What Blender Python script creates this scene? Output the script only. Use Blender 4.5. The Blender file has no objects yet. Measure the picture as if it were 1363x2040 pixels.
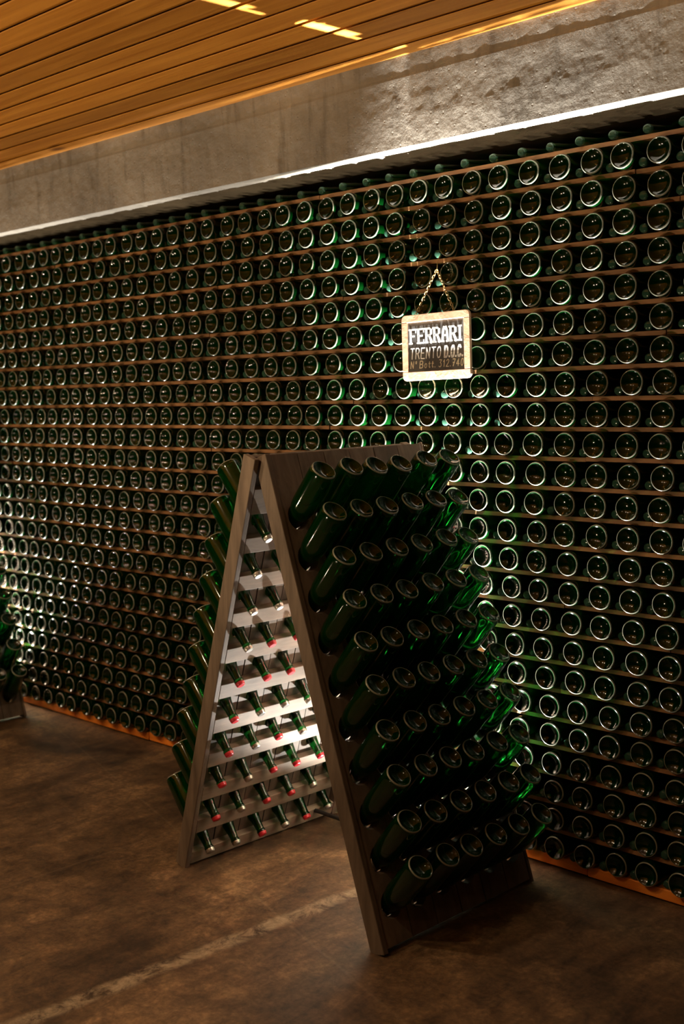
import bpy, bmesh, math, random
from mathutils import Vector, Matrix, noise
random.seed(7)
SC = bpy.context.scene
COL = SC.collection
V = Vector

# ------------------------------------------------------------------ camera
YAW, PITCH, ROLL = -0.7606, -0.1072, -0.0267
CAM = V((0.0, -3.3130, 1.7143))
FPX = 2300.0
fw = V((math.sin(YAW)*math.cos(PITCH), math.cos(YAW)*math.cos(PITCH), math.sin(PITCH)))
r0 = V((math.cos(YAW), -math.sin(YAW), 0)); u0_ = r0.cross(fw)
RT = r0*math.cos(ROLL) + u0_*math.sin(ROLL)
UP = u0_*math.cos(ROLL) - r0*math.sin(ROLL)
cd = bpy.data.cameras.new('camera'); cam = bpy.data.objects.new('camera', cd); COL.objects.link(cam)
cd.sensor_fit = 'VERTICAL'; cd.sensor_height = 36.0; cd.lens = FPX/2040*36.0
cam.matrix_world = Matrix(((RT.x, UP.x, -fw.x, CAM.x), (RT.y, UP.y, -fw.y, CAM.y), (RT.z, UP.z, -fw.z, CAM.z), (0, 0, 0, 1)))
cd.dof.use_dof = True; cd.dof.focus_distance = 3.9; cd.dof.aperture_fstop = 2.8
cd.clip_start = 0.05
SC.camera = cam

def px(p):
    """where a world point falls in the 1363x2040 frame (used only to count what is in view)"""
    d = V(p) - CAM
    z = d.dot(fw)
    return (681.5 + FPX*d.dot(RT)/z, 1020 - FPX*d.dot(UP)/z, z)

# ------------------------------------------------------------------ world, lights, exposure
W = bpy.data.worlds.new('world'); SC.world = W; W.use_nodes = True
W.node_tree.nodes['Background'].inputs[0].default_value = (1.0, 0.72, 0.45, 1)
W.node_tree.nodes['Background'].inputs[1].default_value = 0.005
SC.view_settings.view_transform = 'Standard'; SC.view_settings.look = 'None'
SC.view_settings.exposure = 0.0; SC.view_settings.gamma = 1.0; SC.view_settings.use_curve_mapping = False

def spot(name, loc, target, energy, color, size_deg, blend=0.3, radius=0.03):
    l = bpy.data.lights.new(name, 'SPOT'); o = bpy.data.objects.new(name, l); COL.objects.link(o)
    l.energy = energy; l.color = color; l.spot_size = math.radians(size_deg); l.spot_blend = blend
    l.shadow_soft_size = radius
    o.location = loc
    o.rotation_euler = (V(target) - V(loc)).to_track_quat('-Z', 'Y').to_euler()
    return o

WARM = (1.0, 0.76, 0.47); COOL = (1.0, 0.98, 0.93)
LAMP = V((-2.725, -0.109, 0.022))                    # sunken floor light behind the far end of the rack
RACK2 = V((-3.24, 0.0, 0.0))                         # the next rack along the wall
for off, lean in ((V((0, 0, 0)), 0.035), (RACK2, -0.34)):   # narrow reflector beam and the wide spill of the same lamp
    spot('floor_uplight_beam', LAMP + off, LAMP + off + V((lean, 0.018, 1)), 5600, COOL, 46, 0.85, 0.012)
    spot('floor_uplight_spill', LAMP + off, LAMP + off + V((0, 0.0, 1)), 95, COOL, 126, 0.45, 0.016)
    spot('floor_uplight_flood', LAMP + off, LAMP + off + V((0.46, 0.06, 1)), 720, COOL, 70, 0.9, 0.016)
# ceiling downlights of the cellar, in front of the bottle wall
for x_, y_, e_ in ((-5.7, -2.2, 62), (-4.5, -2.3, 66), (-3.3, -2.5, 75), (-2.3, -2.8, 42), (-0.7, -2.6, 8)):
    spot('ceiling_downlight', (x_, y_, 2.85), (x_, y_ + 0.9, 0), e_, WARM, 120, 0.6, 0.06)
# added unseen spot that brightens the slate sign
spot('sign_fill_spot', (-1.9, -1.7, 2.84), (-2.63, 0.0, 1.86), 14, (1.0, 0.93, 0.82), 11, 0.5, 0.03)
# added unseen uplights that fill the ceiling with warm bounce light
spot('ceiling_fill_uplight', (-5.2, -3.6, 0.05), (-5.0, -3.2, 2.8), 270, WARM, 140, 0.5, 0.05)
spot('ceiling_fill_uplight', (-3.2, -4.4, 0.05), (-3.2, -3.6, 2.8), 270, WARM, 140, 0.5, 0.05)

# ------------------------------------------------------------------ materials
def mat(name):
    m = bpy.data.materials.new(name); m.use_nodes = True
    nt = m.node_tree; b = nt.nodes['Principled BSDF']
    return m, nt, b
def nd(nt, t, **kw):
    n = nt.nodes.new(t)
    for k, v in kw.items():
        if k in n.inputs.keys(): n.inputs[k].default_value = v
        else: setattr(n, k, v)
    return n
def ramp(nt, fac, stops):
    r = nt.nodes.new('ShaderNodeValToRGB'); e = r.color_ramp.elements
    while len(e) < len(stops): e.new(0.5)
    for s, (p, c) in zip(e, stops): s.position = p; s.color = (*c, 1)
    nt.links.new(fac, r.inputs[0]); return r.outputs[0]
def coords(nt, scale, kind='Object'):
    tc = nt.nodes.new('ShaderNodeTexCoord'); mp = nt.nodes.new('ShaderNodeMapping')
    mp.inputs['Scale'].default_value = scale
    nt.links.new(tc.outputs[kind], mp.inputs[0]); return mp.outputs[0]
def bump(nt, b, h, strength, dist):
    bp = nd(nt, 'ShaderNodeBump', Strength=strength, Distance=dist)
    nt.links.new(h, bp.inputs['Height']); nt.links.new(bp.outputs[0], b.inputs['Normal'])

def wood(name, dark, light, scale, rough=0.55, knots=0.0, spec=0.4):
    """grain runs along the axis whose scale is small"""
    m, nt, b = mat(name); L = nt.links.new
    oi = nt.nodes.new('ShaderNodeObjectInfo')
    tc = nt.nodes.new('ShaderNodeTexCoord')
    add = nd(nt, 'ShaderNodeVectorMath', operation='ADD')
    mul = nd(nt, 'ShaderNodeVectorMath', operation='SCALE'); mul.inputs[3].default_value = 7.3
    cmb = nt.nodes.new('ShaderNodeCombineXYZ')
    for k in range(3): L(oi.outputs['Random'], cmb.inputs[k])
    L(cmb.outputs[0], mul.inputs[0]); L(tc.outputs['Object'], add.inputs[0]); L(mul.outputs[0], add.inputs[1])
    mp = nt.nodes.new('ShaderNodeMapping'); mp.inputs['Scale'].default_value = scale; L(add.outputs[0], mp.inputs[0])
    n = nd(nt, 'ShaderNodeTexNoise', Scale=1.0, Detail=6.0, Roughness=0.6, Distortion=0.6); L(mp.outputs[0], n.inputs['Vector'])
    c = ramp(nt, n.outputs[0], [(0.30, dark), (0.68, light)])
    if knots:
        mk = nt.nodes.new('ShaderNodeMapping'); mk.inputs['Scale'].default_value = tuple(3.0*(1 if s > 5 else 0.55)*knots for s in scale)
        L(add.outputs[0], mk.inputs[0])
        vo = nd(nt, 'ShaderNodeTexVoronoi', Scale=1.0); L(mk.outputs[0], vo.inputs['Vector'])
        k = ramp(nt, vo.outputs['Distance'], [(0.045, (0.35, 0.3, 0.28)), (0.10, (1, 1, 1))])
        mx = nd(nt, 'ShaderNodeMix', data_type='RGBA', blend_type='MULTIPLY'); mx.inputs[0].default_value = 1.0
        L(c, mx.inputs[6]); L(k, mx.inputs[7]); c = mx.outputs[2]
    hv = nd(nt, 'ShaderNodeHueSaturation'); L(c, hv.inputs['Color'])
    mr = nd(nt, 'ShaderNodeMapRange'); mr.inputs[3].default_value = 0.78; mr.inputs[4].default_value = 1.22
    L(oi.outputs['Random'], mr.inputs[0]); L(mr.outputs[0], hv.inputs['Value'])
    L(hv.outputs[0], b.inputs['Base Color'])
    b.inputs['Roughness'].default_value = rough; b.inputs['Specular IOR Level'].default_value = spec
    bump(nt, b, n.outputs[0], 0.25, 0.004)
    return m

def glass(name, col, rough, trans, ior=1.5):
    m, nt, b = mat(name)
    b.inputs['Base Color'].default_value = (*col, 1); b.inputs['Roughness'].default_value = rough
    b.inputs['Transmission Weight'].default_value = trans; b.inputs['IOR'].default_value = ior
    return m
def plain(name, col, rough=0.5, metal=0.0, spec=0.5):
    m, nt, b = mat(name)
    n = nd(nt, 'ShaderNodeTexNoise', Scale=60.0, Detail=3.0); L = nt.links.new
    L(coords(nt, (1, 1, 1)), n.inputs['Vector'])
    c = ramp(nt, n.outputs[0], [(0.3, tuple(0.8*x for x in col)), (0.7, col)]); L(c, b.inputs['Base Color'])
    b.inputs['Roughness'].default_value = rough; b.inputs['Metallic'].default_value = metal; b.inputs['Specular IOR Level'].default_value = spec
    return m

def floor_material():
    m, nt, b = mat('stained_concrete_floor'); L = nt.links.new
    v = coords(nt, (1, 1, 1))
    n1 = nd(nt, 'ShaderNodeTexNoise', Scale=1.7, Detail=8.0, Roughness=0.62, Distortion=0.8); L(v, n1.inputs['Vector'])
    v2 = coords(nt, (9, 2.6, 1)); n2 = nd(nt, 'ShaderNodeTexNoise', Scale=1.0, Detail=7.0, Roughness=0.65, Distortion=1.2); L(v2, n2.inputs['Vector'])
    n3 = nd(nt, 'ShaderNodeTexNoise', Scale=55.0, Detail=4.0, Roughness=0.7); L(v, n3.inputs['Vector'])
    c1 = ramp(nt, n1.outputs[0], [(0.32, (0.036, 0.021, 0.011)), (0.52, (0.108, 0.064, 0.032)), (0.74, (0.235, 0.145, 0.076))])
    c2 = ramp(nt, n2.outputs[0], [(0.33, (0.55, 0.52, 0.5)), (0.62, (1.15, 1.12, 1.05))])
    c3 = ramp(nt, n3.outputs[0], [(0.3, (0.6, 0.6, 0.6)), (0.7, (1.3, 1.3, 1.3))])
    n4 = nd(nt, 'ShaderNodeTexNoise', Scale=13.0, Detail=10.0, Roughness=0.78, Distortion=0.5); L(v, n4.inputs['Vector'])
    c4 = ramp(nt, n4.outputs[0], [(0.36, (0.55, 0.53, 0.50)), (0.50, (1, 1, 1)), (0.64, (1.45, 1.42, 1.36))])
    def mixm(a, bb, f=1.0, t='MULTIPLY'):
        mx = nd(nt, 'ShaderNodeMix', data_type='RGBA', blend_type=t); mx.inputs[0].default_value = f
        L(a, mx.inputs[6]); L(bb, mx.inputs[7]); return mx
    c = mixm(mixm(mixm(c1, c2).outputs[2], c3).outputs[2], c4).outputs[2]
    # the pale filled joint that runs out from under the rack, and two thin saw cuts
    sep = nt.nodes.new('ShaderNodeSeparateXYZ'); L(v, sep.inputs[0])
    def band(axis_expr, half, soft):
        ab = nd(nt, 'ShaderNodeMath', operation='ABSOLUTE'); L(axis_expr, ab.inputs[0])
        mr = nd(nt, 'ShaderNodeMapRange'); mr.inputs[1].default_value = half; mr.inputs[2].default_value = half + soft
        mr.inputs[3].default_value = 1.0; mr.inputs[4].default_value = 0.0
        L(ab.outputs[0], mr.inputs[0]); return mr.outputs[0]
    nw = nd(nt, 'ShaderNodeTexNoise', Scale=5.0, Detail=5.0); L(v, nw.inputs['Vector'])
    def lin(ax, ay, c0, wob):
        a = nd(nt, 'ShaderNodeMath', operation='MULTIPLY'); L(sep.outputs[0], a.inputs[0]); a.inputs[1].default_value = ax
        bq = nd(nt, 'ShaderNodeMath', operation='MULTIPLY_ADD'); L(sep.outputs[1], bq.inputs[0]); bq.inputs[1].default_value = ay; L(a.outputs[0], bq.inputs[2])
        cc = nd(nt, 'ShaderNodeMath', operation='ADD'); L(bq.outputs[0], cc.inputs[0]); cc.inputs[1].default_value = c0 - 0.5*wob
        w = nd(nt, 'ShaderNodeMath', operation='MULTIPLY_ADD'); L(nw.outputs[0], w.inputs[0]); w.inputs[1].default_value = wob; L(cc.outputs[0], w.inputs[2])
        return w.outputs[0]
    s1 = band(lin(1.0, -0.125, 2.525, 0.06), 0.020, 0.022)
    s2 = band(lin(0.30, 1.0, 1.66, 0.012), 0.003, 0.004)
    s3 = band(lin(1.0, -0.05, 3.50, 0.012), 0.003, 0.004)
    mx = mixm(c, c, 0.0, 'MIX'); mx.inputs[7].default_value = (0.31, 0.235, 0.15, 1)
    for l_ in list(mx.inputs[7].links): nt.links.remove(l_)
    nb = nd(nt, 'ShaderNodeMapRange'); nb.inputs[1].default_value = 0.40; nb.inputs[2].default_value = 0.62; L(n4.outputs[0], nb.inputs[0])
    ms = nd(nt, 'ShaderNodeMath', operation='MULTIPLY'); L(s1, ms.inputs[0]); L(nb.outputs[0], ms.inputs[1])
    ms2 = nd(nt, 'ShaderNodeMath', operation='MULTIPLY'); L(ms.outputs[0], ms2.inputs[0]); ms2.inputs[1].default_value = 1.0; ms2.use_clamp = True
    L(ms2.outputs[0], mx.inputs[0]); c = mx.outputs[2]
    for s in (s2, s3):
        mx = mixm(c, c, 0.0, 'MIX')
        for l_ in list(mx.inputs[7].links): nt.links.remove(l_)
        mx.inputs[7].default_value = (0.26, 0.19, 0.12, 1)
        q = nd(nt, 'ShaderNodeMath', operation='MULTIPLY'); L(s, q.inputs[0]); q.inputs[1].default_value = 0.10
        L(q.outputs[0], mx.inputs[0]); c = mx.outputs[2]
    L(c, b.inputs['Base Color'])
    rr = nd(nt, 'ShaderNodeMapRange'); rr.inputs[3].default_value = 0.42; rr.inputs[4].default_value = 0.75
    L(n1.outputs[0], rr.inputs[0]); L(rr.outputs[0], b.inputs['Roughness'])
    b.inputs['Specular IOR Level'].default_value = 0.35
    bump(nt, b, n3.outputs[0], 0.15, 0.002)
    return m

def concrete_material(name, base, rel=1.0):
    m, nt, b = mat(name); L = nt.links.new
    v = coords(nt, (1, 1, 1))
    n1 = nd(nt, 'ShaderNodeTexNoise', Scale=2.2, Detail=7.0, Roughness=0.6); L(v, n1.inputs['Vector'])
    v2 = coords(nt, (14, 14, 2.5)); n2 = nd(nt, 'ShaderNodeTexNoise', Scale=1.0, Detail=5.0, Roughness=0.6); L(v2, n2.inputs['Vector'])
    n3 = nd(nt, 'ShaderNodeTexNoise', Scale=42.0, Detail=6.0, Roughness=0.7); L(v, n3.inputs['Vector'])
    vo = nd(nt, 'ShaderNodeTexVoronoi', Scale=34.0); L(v, vo.inputs['Vector'])
    pit = ramp(nt, vo.outputs['Distance'], [(0.06, (0, 0, 0)), (0.16, (1, 1, 1))])
    c1 = ramp(nt, n1.outputs[0], [(0.3, tuple(0.62*x for x in base)), (0.7, tuple(1.2*x for x in base))])
    c2 = ramp(nt, n2.outputs[0], [(0.30, (0.55, 0.53, 0.50)), (0.48, (1, 1, 1))])
    mx = nd(nt, 'ShaderNodeMix', data_type='RGBA', blend_type='MULTIPLY'); mx.inputs[0].default_value = 0.9
    L(c1, mx.inputs[6]); L(c2, mx.inputs[7]); L(mx.outputs[2], b.inputs['Base Color'])
    h = nd(nt, 'ShaderNodeMath', operation='MULTIPLY_ADD'); L(n3.outputs[0], h.inputs[0]); h.inputs[1].default_value = 0.7; L(n2.outputs[0], h.inputs[2])
    h2 = nd(nt, 'ShaderNodeMath', operation='MULTIPLY_ADD'); L(pit, h2.inputs[0]); h2.inputs[1].default_value = 0.35; L(h.outputs[0], h2.inputs[2])
    bump(nt, b, h2.outputs[0], 0.55*rel, 0.006)
    b.inputs['Roughness'].default_value = 0.85; b.inputs['Specular IOR Level'].default_value = 0.25
    return m

M = {}
M['floor'] = floor_material()
M['concrete'] = concrete_material('board_marked_concrete', (0.30, 0.265, 0.215))
M['dark_wall'] = concrete_material('dark_cellar_wall', (0.055, 0.048, 0.040), 0.5)
M['deck'] = plain('black_felt_deck', (0.012, 0.010, 0.009), 0.9, 0.0, 0.1)
M['ceiling'] = wood('orange_pine_boards', (0.42, 0.155, 0.018), (0.62, 0.265, 0.040), (1.6, 26, 26), 0.6, 0.8, 0.2)
M['slat'] = wood('brown_slat_wood', (0.15, 0.070, 0.026), (0.30, 0.145, 0.055), (2.5, 30, 30), 0.6)
M['base'] = wood('orange_stained_wood', (0.55, 0.150, 0.014), (0.80, 0.250, 0.028), (3.0, 22, 22), 0.55)
M['rack'] = wood('weathered_oak', (0.070, 0.049, 0.033), (0.155, 0.112, 0.078), (24, 24, 3.0), 0.65, 0.5)
M['batten'] = wood('weathered_pine_batten', (0.14, 0.100, 0.068), (0.26, 0.195, 0.140), (24, 3.0, 24), 0.65, 0.7)
M['glass'] = glass('green_bottle_glass', (0.004, 0.120, 0.014), 0.10, 0.93)
M['rim'] = glass('lit_knurled_base_glass', (0.30, 0.30, 0.22), 0.22, 0.5)  # light caught by the knurled rim, put in as a paler glass colour
M['neck'] = glass('lit_green_neck_glass', (0.24, 0.66, 0.42), 0.08, 0.92)  # green glow of the mouth end, put in as a brighter glass colour
M['red_cap'] = plain('red_crown_cap', (0.55, 0.018, 0.028), 0.35)
M['steel_cap'] = plain('steel_crown_cap', (0.55, 0.52, 0.47), 0.3, 0.8)
M['iron'] = plain('dark_iron', (0.05, 0.045, 0.04), 0.5, 0.7)
M['brass'] = plain('brass_chain', (0.45, 0.30, 0.12), 0.4, 0.8)
M['frame'] = wood('pale_beech_frame', (0.66, 0.38, 0.22), (0.84, 0.55, 0.37), (20, 20, 20), 0.5)
M['slate'] = plain('dark_slate', (0.075, 0.072, 0.068), 0.6)
M['chalk'] = plain('white_chalk_paint', (0.90, 0.90, 0.88), 0.8)
M['dim_chalk'] = plain('yellowed_chalk', (0.82, 0.72, 0.52), 0.9)
M['light_plug'] = plain('brown_light_plug', (0.040, 0.030, 0.016), 0.9, 0.0, 0.2)  # opaque brown for the added plugs that block light in the necks
M['lens'] = glass('lamp_lens_glass', (0.9, 0.95, 0.95), 0.05, 0.95)

# ------------------------------------------------------------------ mesh helpers
class MB:
    def __init__(s): s.v = []; s.f = []; s.m = []
    def add(s, vs, fs, mi=0):
        o = len(s.v); s.v += [tuple(p) for p in vs]; s.f += [tuple(i+o for i in f) for f in fs]; s.m += [mi]*len(fs)
    def box(s, o, ex, ey, ez, mi=0):
        """corner o and three edge vectors"""
        o, ex, ey, ez = V(o), V(ex), V(ey), V(ez)
        vs = [o, o+ex, o+ex+ey, o+ey, o+ez, o+ex+ez, o+ex+ey+ez, o+ey+ez]
        fs = [(0, 3, 2, 1), (4, 5, 6, 7), (0, 1, 5, 4), (1, 2, 6, 5), (2, 3, 7, 6), (3, 0, 4, 7)]
        if ex.cross(ey).dot(ez) < 0: fs = [f[::-1] for f in fs]
        s.add(vs, fs, mi)
    def lathe(s, prof, n, mats=None, closed_ends=True):
        vs = []; fs = []; ms = []
        rings = []
        for (r, z) in prof:
            if r < 1e-6: rings.append([len(vs)]); vs.append((0, 0, z))
            else:
                rings.append(list(range(len(vs), len(vs)+n)))
                vs += [(r*math.cos(2*math.pi*k/n), r*math.sin(2*math.pi*k/n), z) for k in range(n)]
        for i in range(len(rings)-1):
            a, b = rings[i], rings[i+1]; mi = mats[i] if mats else 0
            for k in range(n):
                k2 = (k+1) % n
                if len(a) == 1: f = (a[0], b[k2], b[k])
                elif len(b) == 1: f = (a[k], a[k2], b[0])
                else: f = (a[k], a[k2], b[k2], b[k])
                fs.append(f); ms.append(mi)
        o = len(s.v); s.v += vs; s.f += [tuple(i+o for i in f) for f in fs]; s.m += ms
    def tube(s, pts, r, n=6, mi=0, closed=False):
        pts = [V(p) for p in pts]; N = len(pts); rings = []; vs = []
        for i, p in enumerate(pts):
            a = pts[i-1] if (i > 0 or closed) else p; b = pts[(i+1) % N] if (i < N-1 or closed) else p
            t = (b-a).normalized(); h = V((0, 0, 1)) if abs(t.z) < 0.9 else V((1, 0, 0))
            e1 = t.cross(h).normalized(); e2 = t.cross(e1)
            vs += [p + e1*(r*math.cos(2*math.pi*k/n)) + e2*(r*math.sin(2*math.pi*k/n)) for k in range(n)]
        fs = []
        for i in range(N if closed else N-1):
            j = (i+1) % N
            for k in range(n): fs.append((i*n+k, i*n+(k+1) % n, j*n+(k+1) % n, j*n+k))
        if not closed: fs += [tuple(range(n))[::-1], tuple((N-1)*n+k for k in range(n))]
        s.add(vs, fs, mi)
    def mesh(s, name, mats, smooth=False):
        me = bpy.data.meshes.new(name); me.from_pydata(s.v, [], s.f); me.update()
        for m in mats: me.materials.append(m)
        me.polygons.foreach_set('material_index', s.m)
        if smooth: me.polygons.foreach_set('use_smooth', [True]*len(me.polygons))
        bm = bmesh.new(); bm.from_mesh(me); bmesh.ops.recalc_face_normals(bm, faces=bm.faces); bm.to_mesh(me); bm.free()
        return me
def link(name, me, parent=None, **props):
    o = bpy.data.objects.new(name, me); COL.objects.link(o)
    if parent is not None: o.parent = parent
    for k, v in props.items(): o[k] = v
    return o
def bevel(o, w, seg=2):
    b = o.modifiers.new('bevel', 'BEVEL'); b.width = w; b.segments = seg; b.limit_method = 'ANGLE'
def empty(name, loc, **props):
    o = link(name, None, **props); o.location = loc; return o
ORD = ['zeroth', 'first', 'second', 'third', 'fourth', 'fifth', 'sixth', 'seventh', 'eighth', 'ninth', 'tenth', 'eleventh', 'twelfth',
       'thirteenth', 'fourteenth', 'fifteenth', 'sixteenth', 'seventeenth', 'eighteenth', 'nineteenth', 'twentieth']
def ordw(n):
    if n <= 20: return ORD[n]
    if n < 30: return 'twenty-' + ORD[n-20]
    if n == 30: return 'thirtieth'
    return 'thirty-' + ORD[n-30]

# ------------------------------------------------------------------ room shell
XL, XR, YF, YB = -9.0, 2.6, -6.5, 0.66
KW = 1.012; YW = 0.0398                       # the bottle wall stands this far behind y = 0
ZC = 2.878; YBEAM = -0.055; ZBEAM = 2.565
mb = MB(); mb.box((XL, YF, -0.1), (XR-XL, 0, 0), (0, YB-YF, 0), (0, 0, 0.1)); link('floor', mb.mesh('floor', [M['floor']]), kind='structure')
mb = MB(); mb.box((XL, YB, 0), (XR-XL, 0, 0), (0, 0.1, 0), (0, 0, 3.0)); link('wall_back', mb.mesh('wall_back', [M['dark_wall']]), kind='structure')
mb = MB(); mb.box((XL-0.1, YF, 0), (0.1, 0, 0), (0, YB-YF, 0), (0, 0, 3.0)); link('wall_left', mb.mesh('wall_left', [M['dark_wall']]), kind='structure')
mb = MB(); mb.box((XR, YF, 0), (0.1, 0, 0), (0, YB-YF, 0), (0, 0, 3.0)); link('wall_right', mb.mesh('wall_right', [M['dark_wall']]), kind='structure')
mb = MB(); mb.box((XL, YF-0.1, 0), (XR-XL, 0, 0), (0, 0.1, 0), (0, 0, 3.0)); link('wall_front', mb.mesh('wall_front', [M['dark_wall']]), kind='structure')
# ceiling: dark deck above, pine boards below with open joints
mb = MB(); mb.box((XL, YF, ZC+0.035), (XR-XL, 0, 0), (0, YB-YF, 0), (0, 0, 0.1)); ceil = link('ceiling', mb.mesh('ceiling', [M['deck']]), kind='structure')
mb = MB()
bw, bt, ch = 0.113, 0.026, 0.0025
prof = [(0, bt), (0, ch), (ch, 0), (bw-ch, 0), (bw, ch), (bw-0.014, ch+0.0005), (bw-0.014, bt)]
n = len(prof)
vs = [(XL, -a, h) for a, h in prof] + [(XR, -a, h) for a, h in prof]
mb.add(vs, [(i, (i+1) % n, n+(i+1) % n, n+i) for i in range(n)] + [tuple(range(n)), tuple(range(2*n-1, n-1, -1))])
board_me = mb.mesh('ceiling_board', [M['ceiling']])
y = YBEAM - 0.003; k = 0
while y - bw > YF:
    o = link('ceiling_board', board_me, ceil)
    if k == 0:
        o.scale.y = (0.170 + YBEAM - 0.003 - 0.018)/bw
        o.location = (0, y, ZC); y = -0.172 - 0.013
    else:
        o.location = (0, y, ZC); y -= 0.135
    k += 1
# concrete beam above the bottles: face with board marks in relief
mb = MB()
nx, nz = 760, 36
def face_y(x, z):
    t = (z - ZBEAM)/(ZC + 0.03 - ZBEAM)
    d = 0.0
    if t > 0.70: d += 0.005
    if 0.30 < t < 0.70: d += 0.003*math.sin((t-0.30)/0.40*math.pi*0.5)
    d += 0.0009*noise.fractal(V((x*22, 0.3, z*30)), 1.0, 2.0, 4) + 0.0009*noise.noise(V((x*2.1, 5.0, z*9)))
    return YBEAM - 0.002 + d*0.8 - 0.016*t
xs = [-6.4 + 6.0*i/nx for i in range(nx+1)]; xs[0] = XL; xs[-1] = XR; zs = [ZBEAM + (ZC+0.03-ZBEAM)*j/nz for j in range(nz+1)]
vs = [(x, face_y(x, z), z) for x in xs for z in zs]
fs = [(i*(nz+1)+j, (i+1)*(nz+1)+j, (i+1)*(nz+1)+j+1, i*(nz+1)+j+1) for i in range(nx) for j in range(nz)]
ob = len(vs)
vs += [(x, YB, ZBEAM) for x in xs] + [(x, YB, ZC+0.03) for x in xs]
for i in range(nx):
    fs.append((i*(nz+1), ob+i, ob+i+1, (i+1)*(nz+1)))
    fs.append((i*(nz+1)+nz, (i+1)*(nz+1)+nz, ob+nx+1+i+1, ob+nx+1+i))
mb.add(vs, fs)
link('trim_1', mb.mesh('beam', [M['concrete']]), kind='structure', label='grey board-marked concrete beam under the ceiling')

# ------------------------------------------------------------------ bottles
def bottle_mesh(name, n, lean=False, rimseg=True):
    """stands on its base at z = 0, mouth at z = 0.29"""
    base = [(0.0, 0.0180), (0.012, 0.0168), (0.022, 0.0130), (0.0300, 0.0070), (0.0338, 0.0036), (0.0374, 0.0004), (0.0390, 0.0004), (0.0410, 0.0035), (0.0426, 0.010), (0.0430, 0.020)]
    mats = [0, 0, 0, 0, 0, 1, 1, 0, 0]
    body = [(0.0430, 0.135), (0.0405, 0.155), (0.0345, 0.178), (0.0265, 0.200), (0.0205, 0.222), (0.0168, 0.245), (0.0150, 0.268),
            (0.0150, 0.2695), (0.0170, 0.2715), (0.0172, 0.278), (0.0150, 0.281), (0.0146, 0.288), (0.0125, 0.290), (0.0, 0.290)]
    mb = MB(); mb.lathe(base + body, n, mats + [0]*len(body))
    return mb.mesh(name, [M['glass'], M['rim']], True)
WALL_B = bottle_mesh('wall_bottle', 28)
def neck_mesh(name, n):
    """mouth at z = 0, body further in; slender so that it fits between its neighbours"""
    p = [(0.0, 0.001), (0.0100, 0.000), (0.0138, 0.0018), (0.0150, 0.006), (0.0150, 0.012), (0.0142, 0.0145), (0.0138, 0.018), (0.0140, 0.06), (0.0152, 0.11), (0.0175, 0.145),
         (0.024, 0.172), (0.034, 0.196), (0.0405, 0.215), (0.0425, 0.235), (0.0425, 0.300), (0.040, 0.306), (0.0, 0.300)]
    mb = MB(); mb.lathe(p, n, [0]*6 + [1]*(len(p)-7)); return mb.mesh(name, [M['neck'], M['glass']], True)
WALL_N = neck_mesh('wall_bottle_neck', 16)
def aim(loc, direction, spin=0.0):
    q = V(direction).to_track_quat('Z', 'Y'); m = q.to_matrix().to_4x4() @ Matrix.Rotation(spin, 4, 'Z')
    m.translation = V(loc); return m

Z0 = 1.7143 + 0.7433*KW; RP = 0.1*KW; CP = 0.1172*KW; SLT = 0.014
REFX = [-1.88, -1.876, -1.878, -1.875, -1.873, -1.869, -1.866, -1.857, -1.859, -1.868, -1.863, -1.869, -1.864, -1.857, -1.853, -1.844, -1.834,
        -1.828, -1.816, -1.817, -1.808, -1.801, -1.799, -1.795]
REFX = [x*KW for x in REFX]
NR = 24
# silhouette of the riddling rack in plan, to know what it hides (counting only)
def hidden(x, y):
    def inside(poly):
        c = False
        for i in range(len(poly)):
            (x1, y1), (x2, y2) = poly[i], poly[i-1]
            if (y1 > y) != (y2 > y) and x < (x2-x1)*(y-y1)/(y2-y1) + x1: c = not c
        return c
    return inside([(500, 900), (850, 890), (930, 900), (985, 1100), (1050, 1400), (1100, 1600), (1070, 1750), (780, 1890), (365, 1722), (340, 1560), (440, 905)]) or inside([(-50, 1250), (20, 1180), (55, 1420), (-50, 1450)])
BUTT_Y = YW - 0.032
butts, necks = [], []
for i in range(NR):
    zc = Z0 - RP*(i+1) + SLT/2 + 0.0433
    for j in range(-13, 46):
        x = REFX[i] - j*CP + random.gauss(0, 0.0022)
        if j > 12: x += (0.012*math.sin(i*1.7) - 0.002*i)*min(1, (j-12)/10)
        P = (x, BUTT_Y + random.uniform(-0.006, 0.006), zc)
        q = px(P)
        if -260 < q[0] < 1363 + 620: butts.append((i, P, q))
        zn = Z0 - RP*(i+1) + SLT/2 + 0.0165
        P = (x - CP*0.5 + random.gauss(0, 0.002), YW - 0.010 + random.uniform(-0.005, 0.005), zn)
        q = px(P)
        if -260 < q[0] < 1363 + 620: necks.append((i, P, q))
for j in range(-13, 46):           # the layer on the topmost slat shows only necks
    x = REFX[0] - (j+0.5)*CP + random.gauss(0, 0.003) + 0.008
    P = (x, YW - 0.006 + random.uniform(-0.004, 0.004), Z0 + SLT/2 + 0.0165); q = px(P)
    if -260 < q[0] < 1363 + 620: necks.append((-1, P, q))

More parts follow.
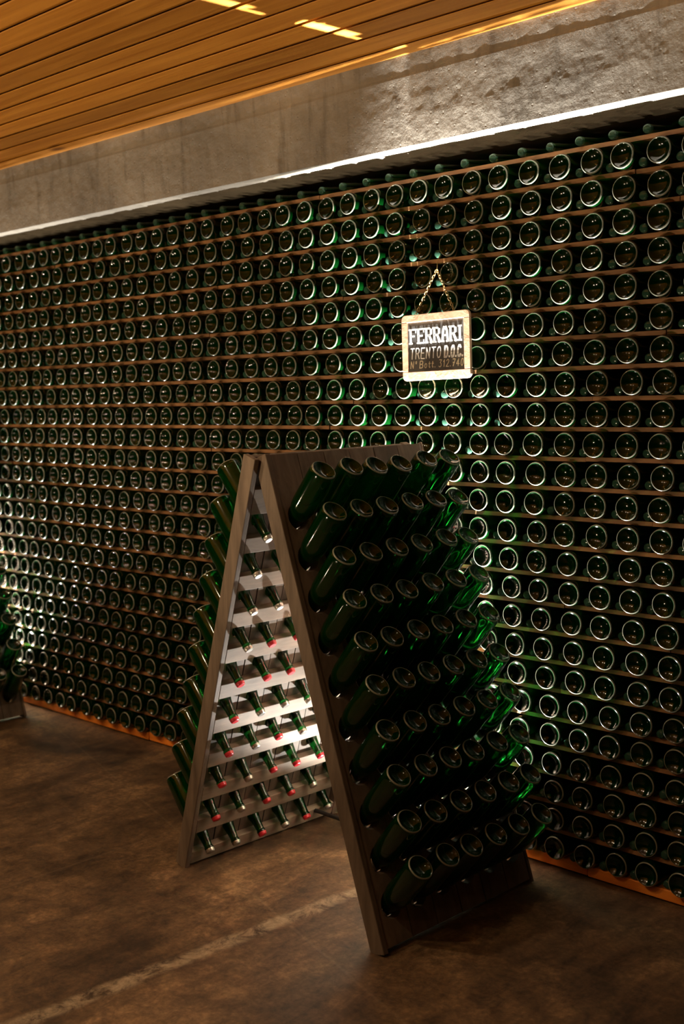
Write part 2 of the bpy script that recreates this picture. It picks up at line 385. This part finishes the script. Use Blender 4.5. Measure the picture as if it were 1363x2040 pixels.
def place_many(items, me, lowme, flip, cap, name, group, cat, lab, stuffname, stufflabel):
    seen = {}
    for it in items:
        i, P, q = it
        if 0 < q[0] < 1363 and not hidden(q[0], q[1]): seen.setdefault(i, []).append(it)
    rank = {}
    for i, l in seen.items():
        l.sort(key=lambda t: -t[2][0])
        for k, t in enumerate(l): rank[id(t)] = k+1
    vis = [it for it in items if id(it) in rank]
    vis.sort(key=lambda t: t[2][2])
    ind = set(id(t) for t in vis[:cap])
    mb_v, mb_f, mb_m = [], [], []
    src_v = [v.co.copy() for v in lowme.vertices]; src_f = [tuple(p.vertices) for p in lowme.polygons]; src_m = [p.material_index for p in lowme.polygons]
    for it in items:
        i, P, q = it
        d = (random.gauss(0, 0.012), 1, -0.035 + random.gauss(0, 0.004)) if not flip else (random.gauss(0, 0.008), 1, 0.085)
        m = aim(P, d, random.uniform(0, 6.28))
        if id(it) in ind:
            o = link(name, me, group=group, category=cat, label=lab(i, rank[id(it)])); o.matrix_world = m
        else:
            o = len(mb_v); mb_v += [tuple(m @ v) for v in src_v]; mb_f += [tuple(a+o for a in f) for f in src_f]; mb_m += src_m
    big = MB(); big.v, big.f, big.m = mb_v, mb_f, mb_m
    me2 = bpy.data.meshes.new(stuffname); me2.from_pydata(mb_v, [], mb_f)
    for mm in lowme.materials: me2.materials.append(mm)
    me2.polygons.foreach_set('material_index', mb_m); me2.polygons.foreach_set('use_smooth', [True]*len(mb_f)); me2.update()
    link(stuffname, me2, kind='stuff', label=stufflabel, category=cat)
LOW_B = bottle_mesh('far_bottle', 20); LOW_N = neck_mesh('far_bottle_neck', 10)
place_many(butts, WALL_B, LOW_B, False, 300, 'wine_bottle', 'bottles lying base outward in the wall', 'bottle',
           lambda i, k: f'dark bottle base, {ordw(i+1)} row from top, {ordw(k)} from right edge',
           'wine_bottles_further_along', 'dark bottle bases in the far left of the bottle wall')
place_many(necks, WALL_N, LOW_N, True, 300, 'bottle_neck_outward', 'bottles lying neck outward in the wall', 'bottle',
           lambda i, k: (f'green bottle neck between bases, {ordw(i+1)} row from top, {ordw(k)} from right edge' if i >= 0
                         else f'green bottle neck on the topmost slat, {ordw(k)} from right edge'),
           'bottle_necks_further_along', 'green bottle necks in the far left of the bottle wall')

# slats between the layers, base board on feet
stack = empty('bottle_stack_frame', (-3.5, 0.1, 0), label='brown wooden slats and orange base board carrying the wall of bottles', category='wine rack')
for i in range(NR):
    z = Z0 - RP*i
    cuts = [XL+0.02] + sorted(-7.4 + 1.9*k + random.uniform(-0.5, 0.5) for k in range(5)) + [2.2]
    for a, b_ in zip(cuts[:-1], cuts[1:]):
        mb = MB(); dz = random.uniform(-0.0012, 0.0012); dy = random.uniform(-0.003, 0.003)
        mb.box((a+0.0015+3.5, dy-0.1+YW, z-SLT/2+dz), (b_-a-0.003, 0, 0), (0, 0.30, 0), (0, 0, SLT))
        o = link('slat', mb.mesh('slat', [M['slat']]), stack)
ZB = Z0 - RP*NR + SLT/2
cuts = [XL+0.02, -6.9, -4.55, -2.06, 0.4, 2.2]
for k, (a, b_) in enumerate(zip(cuts[:-1], cuts[1:])):
    mb = MB(); mb.box((a+0.002+3.5, YW-0.1-0.004*(k % 2), 0.006), (b_-a-0.004, 0, 0), (0, 0.36, 0), (0, 0, ZB-0.006))
    o = link('base_board', mb.mesh('base_board', [M['base']]), stack, label='orange stained base board'); bevel(o, 0.004)
x = XL + 0.3
while x < 2.2:
    mb = MB(); mb.box((x+3.5, YW-0.085, 0), (0.09, 0, 0), (0, 0.30, 0), (0, 0, 0.006)); link('foot_block', mb.mesh('foot_block', [M['rack']]), stack); x += 0.62

# ------------------------------------------------------------------ riddling rack
RY = 0.063
AX = V((math.sin(RY), math.cos(RY), 0)); QX = V((math.cos(RY), -math.sin(RY), 0))
RW, RH, RS = 0.732, 1.50, 0.4865
RLEN = math.hypot(RH, RS)
APEX = V((-2.743, -0.777-0.038, RH))
V0, DV, U0, DU, PHI, LOUT, LTOT = 0.221, 0.1373, 0.0800, 0.1162, 0.550, 0.232, 0.290
GAP = 0.011
def basis(s):
    dn = (QX*(s*RS) - V((0, 0, RH)))/RLEN; no = (QX*(s*RH) + V((0, 0, RS)))/RLEN
    return dn, no
ROOT = V((APEX.x, APEX.y, 0)) + AX*(RW/2)
UL, VL = -0.030, 0.0            # the left panel stands a little nearer
rack = empty('riddling_rack', ROOT, label='dark wooden A-frame riddling rack standing in front of the bottle wall', category='wine rack')
def pw(s, u, v, w):
    dn, no = basis(s)
    return APEX + QX*(s*GAP) + AX*(u + (UL if s < 0 else 0)) + dn*v + no*w - ROOT

def plank_mesh(s, v_first):
    """one upright plank, ten slanted holes bored through it"""
    dn, no = basis(s); mb = MB(); N = 20
    t0, t1 = 0.0, 0.022          # inner and outer face (w)
    ru, rv = 0.0420, 0.0450
    hw = DU/2 - 0.0020
    O = V((0, 0, 0))
    def P(u, v, w): return AX*u + dn*v + no*w
    def quad_strip(ring_a, ring_b, flip=False):
        vs = ring_a + ring_b; n = len(ring_a)
        mb.add(vs, [(k, (k+1) % n, n+(k+1) % n, n+k) for k in range(n)])
    # segment boundaries
    segs = [(v_first + i*DV - DV/2, v_first + i*DV + DV/2, v_first + i*DV) for i in range(10)]
    for (a, b, c) in segs:
        ang = [2*math.pi*k/N for k in range(N)]
        def rect(t):
            cu, sv = math.cos(t), math.sin(t); h = DV/2
            sc = min(hw/abs(cu) if abs(cu) > 1e-9 else 1e9, h/abs(sv) if abs(sv) > 1e-9 else 1e9)
            return cu*sc, sv*sc
        corner = [math.atan2(DV/2, hw), math.pi-math.atan2(DV/2, hw), math.pi+math.atan2(DV/2, hw), 2*math.pi-math.atan2(DV/2, hw)]
        ang = sorted(set([round(t, 6) for t in ang + corner]))
        sh = (t1-t0)*math.tan(PHI)
        outer_o = [P(rect(t)[0], c+rect(t)[1], t1) for t in ang]; outer_i = [P(rect(t)[0], c+rect(t)[1], t0) for t in ang]
        hole_o = [P(ru*math.cos(t), c - sh*0.8 + rv*math.sin(t), t1) for t in ang]; hole_i = [P(0.0232*math.cos(t), c + 0.0262*math.sin(t), t0) for t in ang]
        quad_strip(outer_o, hole_o); quad_strip(hole_o, hole_i); quad_strip(hole_i, outer_i)
    a, b = segs[0][0], segs[-1][1]
    E = mb.box
    E(P(-hw, 0, t0), AX*(2*hw), dn*a, no*(t1-t0)); E(P(-hw, b, t0), AX*(2*hw), dn*(RLEN-0.012-b), no*(t1-t0))
    for u in (-hw, hw):
        mb.add([P(u, a, t0), P(u, b, t0), P(u, b, t1), P(u, a, t1)], [(0, 1, 2, 3)])
    bm_me = bpy.data.meshes.new('plank'); bm_me.from_pydata(mb.v, [], mb.f)
    bm = bmesh.new(); bm.from_mesh(bm_me); bmesh.ops.remove_doubles(bm, verts=bm.verts, dist=1e-5); bmesh.ops.recalc_face_normals(bm, faces=bm.faces); bm.to_mesh(bm_me); bm.free()
    bm_me.materials.append(M['rack']); return bm_me

rack_parts = []
for s in (1, -1):
    dn, no = basis(s); vf = V0 + (VL if s < 0 else 0)
    pm = plank_mesh(s, vf)
    for j in range(6):
        o = link('plank', pm, rack); o.location = pw(s, U0 + j*DU, 0, random.uniform(-0.001, 0.001)); rack_parts.append(o)
    lo, hi = U0 - DU/2, U0 + 5.5*DU
    for (a, b) in ((0.0, lo-0.001), (hi+0.001, RW + (0.022 if s < 0 else 0))):
        mb = MB(); mb.box(pw(s, a, -0.004, -0.032), AX*(b-a), dn*(RLEN+0.004), no*0.060)
        o = link('side_rail', mb.mesh('side_rail', [M['rack']]), rack); bevel(o, 0.003); rack_parts.append(o)
    # inner battens
    for i in range(-1, 10):
        va = vf + i*DV + 0.050; vb = vf + i*DV + 0.106
        if i == -1: va = 0.100; vb = vf - DV + 0.106
        if i == 9: va, vb = vf + 9*DV + 0.050, min(RLEN - 0.02, vf + 9*DV + 0.11)
        if vb - va < 0.02: continue
        mb = MB(); mb.box(pw(s, lo+0.001, va + random.uniform(-0.002, 0.002), -0.030), AX*(hi-lo-0.002), dn*(vb-va), no*0.0295)
        o = link('batten', mb.mesh('batten', [M['batten']]), rack); bevel(o, 0.002); rack_parts.append(o)
# hinges over the ridge, iron stay near the floor
for u in (0.10, 0.42, 0.64):
    mb = MB()
    for s in (1, -1):
        dn, no = basis(s); mb.box(pw(s, u-0.03, 0.012, -0.034), AX*0.06, dn*0.07, no*0.004)
    a = pw(1, u-0.035, 0.012, -0.034); b = pw(-1, u-0.035-UL, 0.012, -0.034)
    mb.box(b, AX*0.07, a-b, V((0, 0, 0.004)))
    o = link('hinge', mb.mesh('hinge', [M['iron']]), rack); rack_parts.append(o)
mb = MB(); mb.tube([pw(-1, 0.62, RLEN-0.06, -0.025), pw(1, 0.62, RLEN-0.06, -0.025)], 0.008, 8)
o = link('stay_bar', mb.mesh('stay_bar', [M['iron']]), rack); rack_parts.append(o)
# second rack of the same make, at the left edge
rack2 = rack.copy(); COL.objects.link(rack2); rack2.location = ROOT + RACK2; rack2['label'] = 'dark riddling rack cut off by the left edge of the picture'
for o in rack_parts:
    c = o.copy(); COL.objects.link(c); c.parent = rack2

RB = bottle_mesh('riddled_bottle', 32)
mb = MB(); mb.lathe([(0.0, 0.0085), (0.0120, 0.0085), (0.0150, 0.0065), (0.0158, 0.004), (0.0166, 0.0), (0.0166, -0.004), (0.0158, -0.0045)], 20)
CAPM = {'red': mb.mesh('crown_cap', [M['red_cap']], False)}
mb2 = MB(); mb2.v, mb2.f, mb2.m = mb.v, mb.f, mb.m; CAPM['steel'] = mb2.mesh('crown_cap_steel', [M['steel_cap']], False)
mb = MB(); mb.lathe([(0.0, 0.192), (0.0200, 0.194), (0.0195, 0.208), (0.0150, 0.232), (0.0118, 0.258), (0.0108, 0.278), (0.0, 0.279)], 14)
NECK_PLUG = mb.mesh('neck_light_plug', [M['light_plug']], True)          # added opaque plug that stops light travelling up through the neck
RED_L = {(3, 1), (3, 2), (4, 0), (4, 1), (4, 2), (5, 0), (6, 0), (6, 2), (7, 0), (7, 2), (7, 3), (7, 4), (8, 0), (8, 2), (8, 3), (9, 2), (9, 4)}
COLW = ['nearest', 'second', 'third', 'fourth', 'fifth', 'farthest']
def rack_bottle(s, i, j, off, label, group, red):
    dn, no = basis(s); vf = V0 + (VL if s < 0 else 0)
    hole = ROOT + pw(s, U0 + j*DU, vf + i*DV, 0)
    out = no*math.cos(PHI) - dn*math.sin(PHI)
    butt = hole + out*(LOUT + random.uniform(-0.006, 0.006)) + off
    o = link('champagne_bottle', RB, label=label, category='bottle', group=group)
    o.matrix_world = aim(butt, -out + AX*random.gauss(0, 0.012), random.uniform(0, 6.28)) @ Matrix.Diagonal((1, 1, 1.08, 1))
    c = link('crown_cap', CAPM['red' if red else 'steel'], o, label='red crown cap' if red else 'steel crown cap'); c.location = (0, 0, 0.283)
    if s > 0: link('neck_light_plug', NECK_PLUG, o)
    return o
for i in range(10):
    for j in range(6):
        rack_bottle(1, i, j, V((0, 0, 0)), f'bottle neck-down in the rack right panel, {ordw(i+1)} row from top, {COLW[j]} column', 'bottles in the right panel of the rack', random.random() < 0.5)
for i in range(10):
    for j in range(6):
        red = (i, j) in RED_L
        rack_bottle(-1, i, j, V((0, 0, 0)), f'{"red" if red else "steel"}-capped bottle in the rack left panel, {ordw(i+1)} row from top, {COLW[j]} column', 'bottles in the left panel of the rack', red)
for i in range(10):
    for j in range(2, 6):
        rack_bottle(1, i, j, RACK2, f'dark bottle in the rack at the left edge, {ordw(i+1)} row from top, {COLW[j]} column', 'bottles in the rack at the left edge', False)

# ------------------------------------------------------------------ floor lights
for off, lab in ((V((0, 0, 0)), 'round sunken floor light behind the riddling rack'), (RACK2, 'round sunken floor light behind the rack at the left edge')):
    e = empty('floor_light', (LAMP.x + off.x, LAMP.y, 0), label=lab, category='floor light')
    mb = MB(); mb.lathe([(0.026, 0.0), (0.040, 0.0), (0.040, 0.006), (0.036, 0.009), (0.027, 0.009), (0.026, 0.0)], 28)
    link('bezel', mb.mesh('bezel', [M['iron']], True), e)
    mb = MB(); mb.lathe([(0.0, 0.001), (0.026, 0.001), (0.026, 0.005), (0.0, 0.007)], 28)
    link('lens', mb.mesh('lens', [M['lens']], True), e)

# ------------------------------------------------------------------ slate sign on its chain
SX0, SX1, SZ0, SZ1 = -2.806, -2.492, 1.732, 1.972
SW, SH = SX1-SX0, SZ1-SZ0
sign = empty('slate_sign', (SX0, -0.010, SZ0), label='small framed slate sign with white lettering hanging on a brass chain', category='sign')
sign.rotation_euler = (math.radians(-0.5), math.radians(-1.0), 0)
def rounded(x0, x1, z0, z1, r, n=6):
    pts = []
    for cx, cz, a0 in ((x1-r, z0+r, -90), (x1-r, z1-r, 0), (x0+r, z1-r, 90), (x0+r, z0+r, 180)):
        for k in range(n+1):
            a = math.radians(a0 + 90*k/n); pts.append((cx + r*math.cos(a), cz + r*math.sin(a)))
    return pts
FR = 0.027
def rail(name, pts):
    """flat outline extruded 12 mm"""
    mb = MB(); n = len(pts)
    mb.add([(x, -0.006, z) for x, z in pts] + [(x, 0.006, z) for x, z in pts],
           [tuple(range(n)), tuple(range(2*n-1, n-1, -1))] + [(k, n+k, n+(k+1) % n, (k+1) % n) for k in range(n)])
    o = link(name, mb.mesh(name, [M['frame']]), sign); bevel(o, 0.0015); return o
rr = 0.018
def arc(cx, cz, r, a0, a1, n=6): return [(cx + r*math.cos(math.radians(a0 + (a1-a0)*k/n)), cz + r*math.sin(math.radians(a0 + (a1-a0)*k/n))) for k in range(n+1)]
rail('frame_rail', arc(rr, rr, rr, 180, 270) + arc(SW-rr, rr, rr, 270, 360) + [(SW, 0.032), (0, 0.032)])
rail('frame_rail', [(0, SH-FR), (SW, SH-FR)] + arc(SW-rr, SH-rr, rr, 0, 90) + arc(rr, SH-rr, rr, 90, 180))
rail('frame_stile', [(0, 0.0325), (FR, 0.0325), (FR, SH-FR-0.0005), (0, SH-FR-0.0005)])
rail('frame_stile', [(SW-FR, 0.0325), (SW, 0.0325), (SW, SH-FR-0.0005), (SW-FR, SH-FR-0.0005)])
mb = MB(); mb.box((FR-0.002, -0.0015, 0.030), (SW-2*FR+0.004, 0, 0), (0, 0.003, 0), (0, 0, SH-FR-0.028)); link('slate_panel', mb.mesh('slate_panel', [M['slate']]), sign, label='dark grey slate')
# lettering: strokes on a unit cell (x right, y up)
G = {
 'F': [[(0, 0), (0, 1), (0.95, 1)], [(0, .52), (.7, .52)]],
 'E': [[(.95, 0), (0, 0), (0, 1), (.95, 1)], [(0, .52), (.72, .52)]],
 'R': [[(0, 0), (0, 1), (.6, 1), (.85, .88), (.85, .64), (.6, .5), (0, .5)], [(.5, .5), (.95, 0)]],
 'A': [[(0, 0), (.12, .7), (.32, 1), (.62, 1), (.82, .7), (.94, 0)], [(.1, .42), (.86, .42)]],
 'I': [[(.3, 0), (.3, 1)]],
 'T': [[(.45, 0), (.45, 1)], [(0, 1), (.95, 1)]],
 'N': [[(0, 0), (0, 1), (.85, 0), (.85, 1)]],
 'O': [[(.3, 0), (.08, .2), (.02, .5), (.1, .82), (.35, 1), (.65, 1), (.85, .8), (.9, .5), (.84, .2), (.6, 0), (.3, 0)]],
 'D': [[(0, 0), (0, 1), (.5, 1), (.8, .85), (.9, .5), (.8, .15), (.5, 0), (0, 0)]],
 'C': [[(.88, .8), (.65, 1), (.3, 1), (.08, .8), (.02, .5), (.08, .2), (.3, 0), (.65, 0), (.88, .2)]],
 '.': [[(.1, 0), (.1, .07)]],
 'o': [[(.3, 0), (.1, .15), (.1, .42), (.3, .58), (.6, .58), (.78, .42), (.78, .15), (.6, 0), (.3, 0)]],
 'd': [[(.3, .65), (.15, .75), (.15, .92), (.3, 1), (.5, 1), (.62, .9), (.62, .75), (.5, .65), (.3, .65)]],
 'B': [[(0, 0), (0, 1), (.55, 1), (.8, .88), (.8, .64), (.55, .52), (0, .52)], [(.55, .52), (.88, .38), (.88, .12), (.6, 0), (0, 0)]],
 't': [[(.3, .85), (.3, .12), (.5, 0), (.75, .08)], [(0, .58), (.75, .58)]],
 '3': [[(.05, 1), (.8, 1), (.4, .6), (.75, .45), (.8, .2), (.55, 0), (.2, 0), (0, .12)]],
 '1': [[(.1, .7), (.5, 1), (.5, 0)]],
 '2': [[(.05, .8), (.25, 1), (.6, 1), (.8, .8), (.7, .55), (0, 0), (.9, 0)]],
 '7': [[(0, 1), (.85, 1), (.3, 0)], [(.2, .5), (.75, .5)]],
 '4': [[(.6, 0), (.6, 1), (0, .3), (.95, .3)]],
 '0': [[(.4, 0), (.12, .25), (.08, .65), (.3, 1), (.6, 1), (.82, .7), (.78, .25), (.55, 0), (.4, 0)]],
 ' ': []}
def letter_strip(name, text, x0, x1, z0, h, stroke, material, italic=0.0, serif=0.0, ratio=None):
    mb = MB(); n = sum((ratio or {}).get(c, 1.0) for c in text); cw = (x1-x0)/n; x = x0; t = 0.0003
    def seg(a, b, w):
        a, b = V((a[0], 0, a[1])), V((b[0], 0, b[1])); d = (b-a)
        if d.length < 1e-6: return
        d.normalize(); p = V((-d.z, 0, d.x))*(w/2); e = d*(w*0.30)
        mb.box(a - e - p + V((0, -0.0022-t, 0)), (b-a) + 2*e, p*2, V((0, t, 0)))
    for c in text:
        k = (ratio or {}).get(c, 1.0); gw = cw*k*(0.70 if k >= 0.6 else 0.5)
        T = lambda q: (x + q[0]*gw + italic*q[1]*h, z0 + q[1]*h)
        for pl in G[c]:
            for a, b in zip(pl[:-1], pl[1:]): seg(T(a), T(b), stroke*(1.0 if abs(a[0]-b[0])*gw < abs(a[1]-b[1])*h*0.6 or not serif else 0.62))
        if serif:
            feet = {'F': [(0, 0), (0, 1)], 'E': [(0, 0), (0, 1)], 'R': [(0, 0), (0, 1), (.95, 0)], 'A': [(0, 0), (.94, 0)], 'I': [(.3, 0), (.3, 1)], 'D': [(0, 0), (0, 1)]}.get(c, [])
            for f in feet:
                q = T(f); seg((q[0]-serif, q[1]), (q[0]+serif, q[1]), stroke*0.55)
            if c in 'FE':
                for f in ([(.95, 1)] if c == 'F' else [(.95, 1), (.95, 0)]):
                    q = T(f); sg = -1 if f[1] == 1 else 1; seg(q, (q[0], q[1] + sg*h*0.22), stroke*0.5)
        x += cw*k
    return link(name, mb.mesh(name, [material]), sign)
letter_strip('lettering', 'FERRARI', 0.040, SW-0.028, 0.136, 0.050, 0.0105, M['chalk'], 0.0, 0.0075, {'I': 0.62}).__setitem__('label', 'bold white painted lettering')
letter_strip('lettering', 'TRENTO', 0.036, 0.036+0.150, 0.079, 0.038, 0.0042, M['chalk'], 0.10)
letter_strip('lettering', 'D.O.C.', 0.196, SW-0.030, 0.079, 0.038, 0.0072, M['chalk'], 0.10, 0.0, {'.': 0.38})
letter_strip('lettering', 'Nd Bott. 312.740', 0.036, SW-0.028, 0.045, 0.025, 0.0030, M['dim_chalk'], 0.15, 0.0, {'.': 0.5, ' ': 0.5, 'd': 0.7, 't': 0.8, '1': 0.8, 'N': 1.1, 'B': 1.2})
# chain: oval links from both top corners to one hook
hook = V((0.172, -0.004, 0.392))
def chain(p0, p1, cnt):
    mb = MB(); p0, p1 = V(p0), V(p1); d = (p1-p0); L = d.length/cnt; d.normalize()
    e = V((0, 1, 0)); f = d.cross(e).normalized()
    for k in range(cnt):
        c = p0 + d*(L*(k+0.5)); sd = (e*0.35 + f*0.94) if k % 2 else (e*0.94 - f*0.35)
        pts = [c + d*(L*0.68*math.cos(a)) + sd*(0.0042*math.sin(a)) for a in [2*math.pi*q/10 for q in range(10)]]
        mb.tube(pts, 0.0012, 5, 0, True)
    return link('chain', mb.mesh('chain', [M['brass']], True), sign, label='brass chain')
chain((0.062, 0.0, SH-0.004), hook, 17); chain((0.245, 0.0, SH-0.004), hook, 15)
mb = MB(); mb.tube([hook + V((0, 0.0, -0.004)), hook + V((-0.002, 0.01, 0.035)), hook + V((-0.006, 0.055, 0.085))], 0.0016, 6)
link('hanging_wire', mb.mesh('hanging_wire', [M['brass']], True), sign)
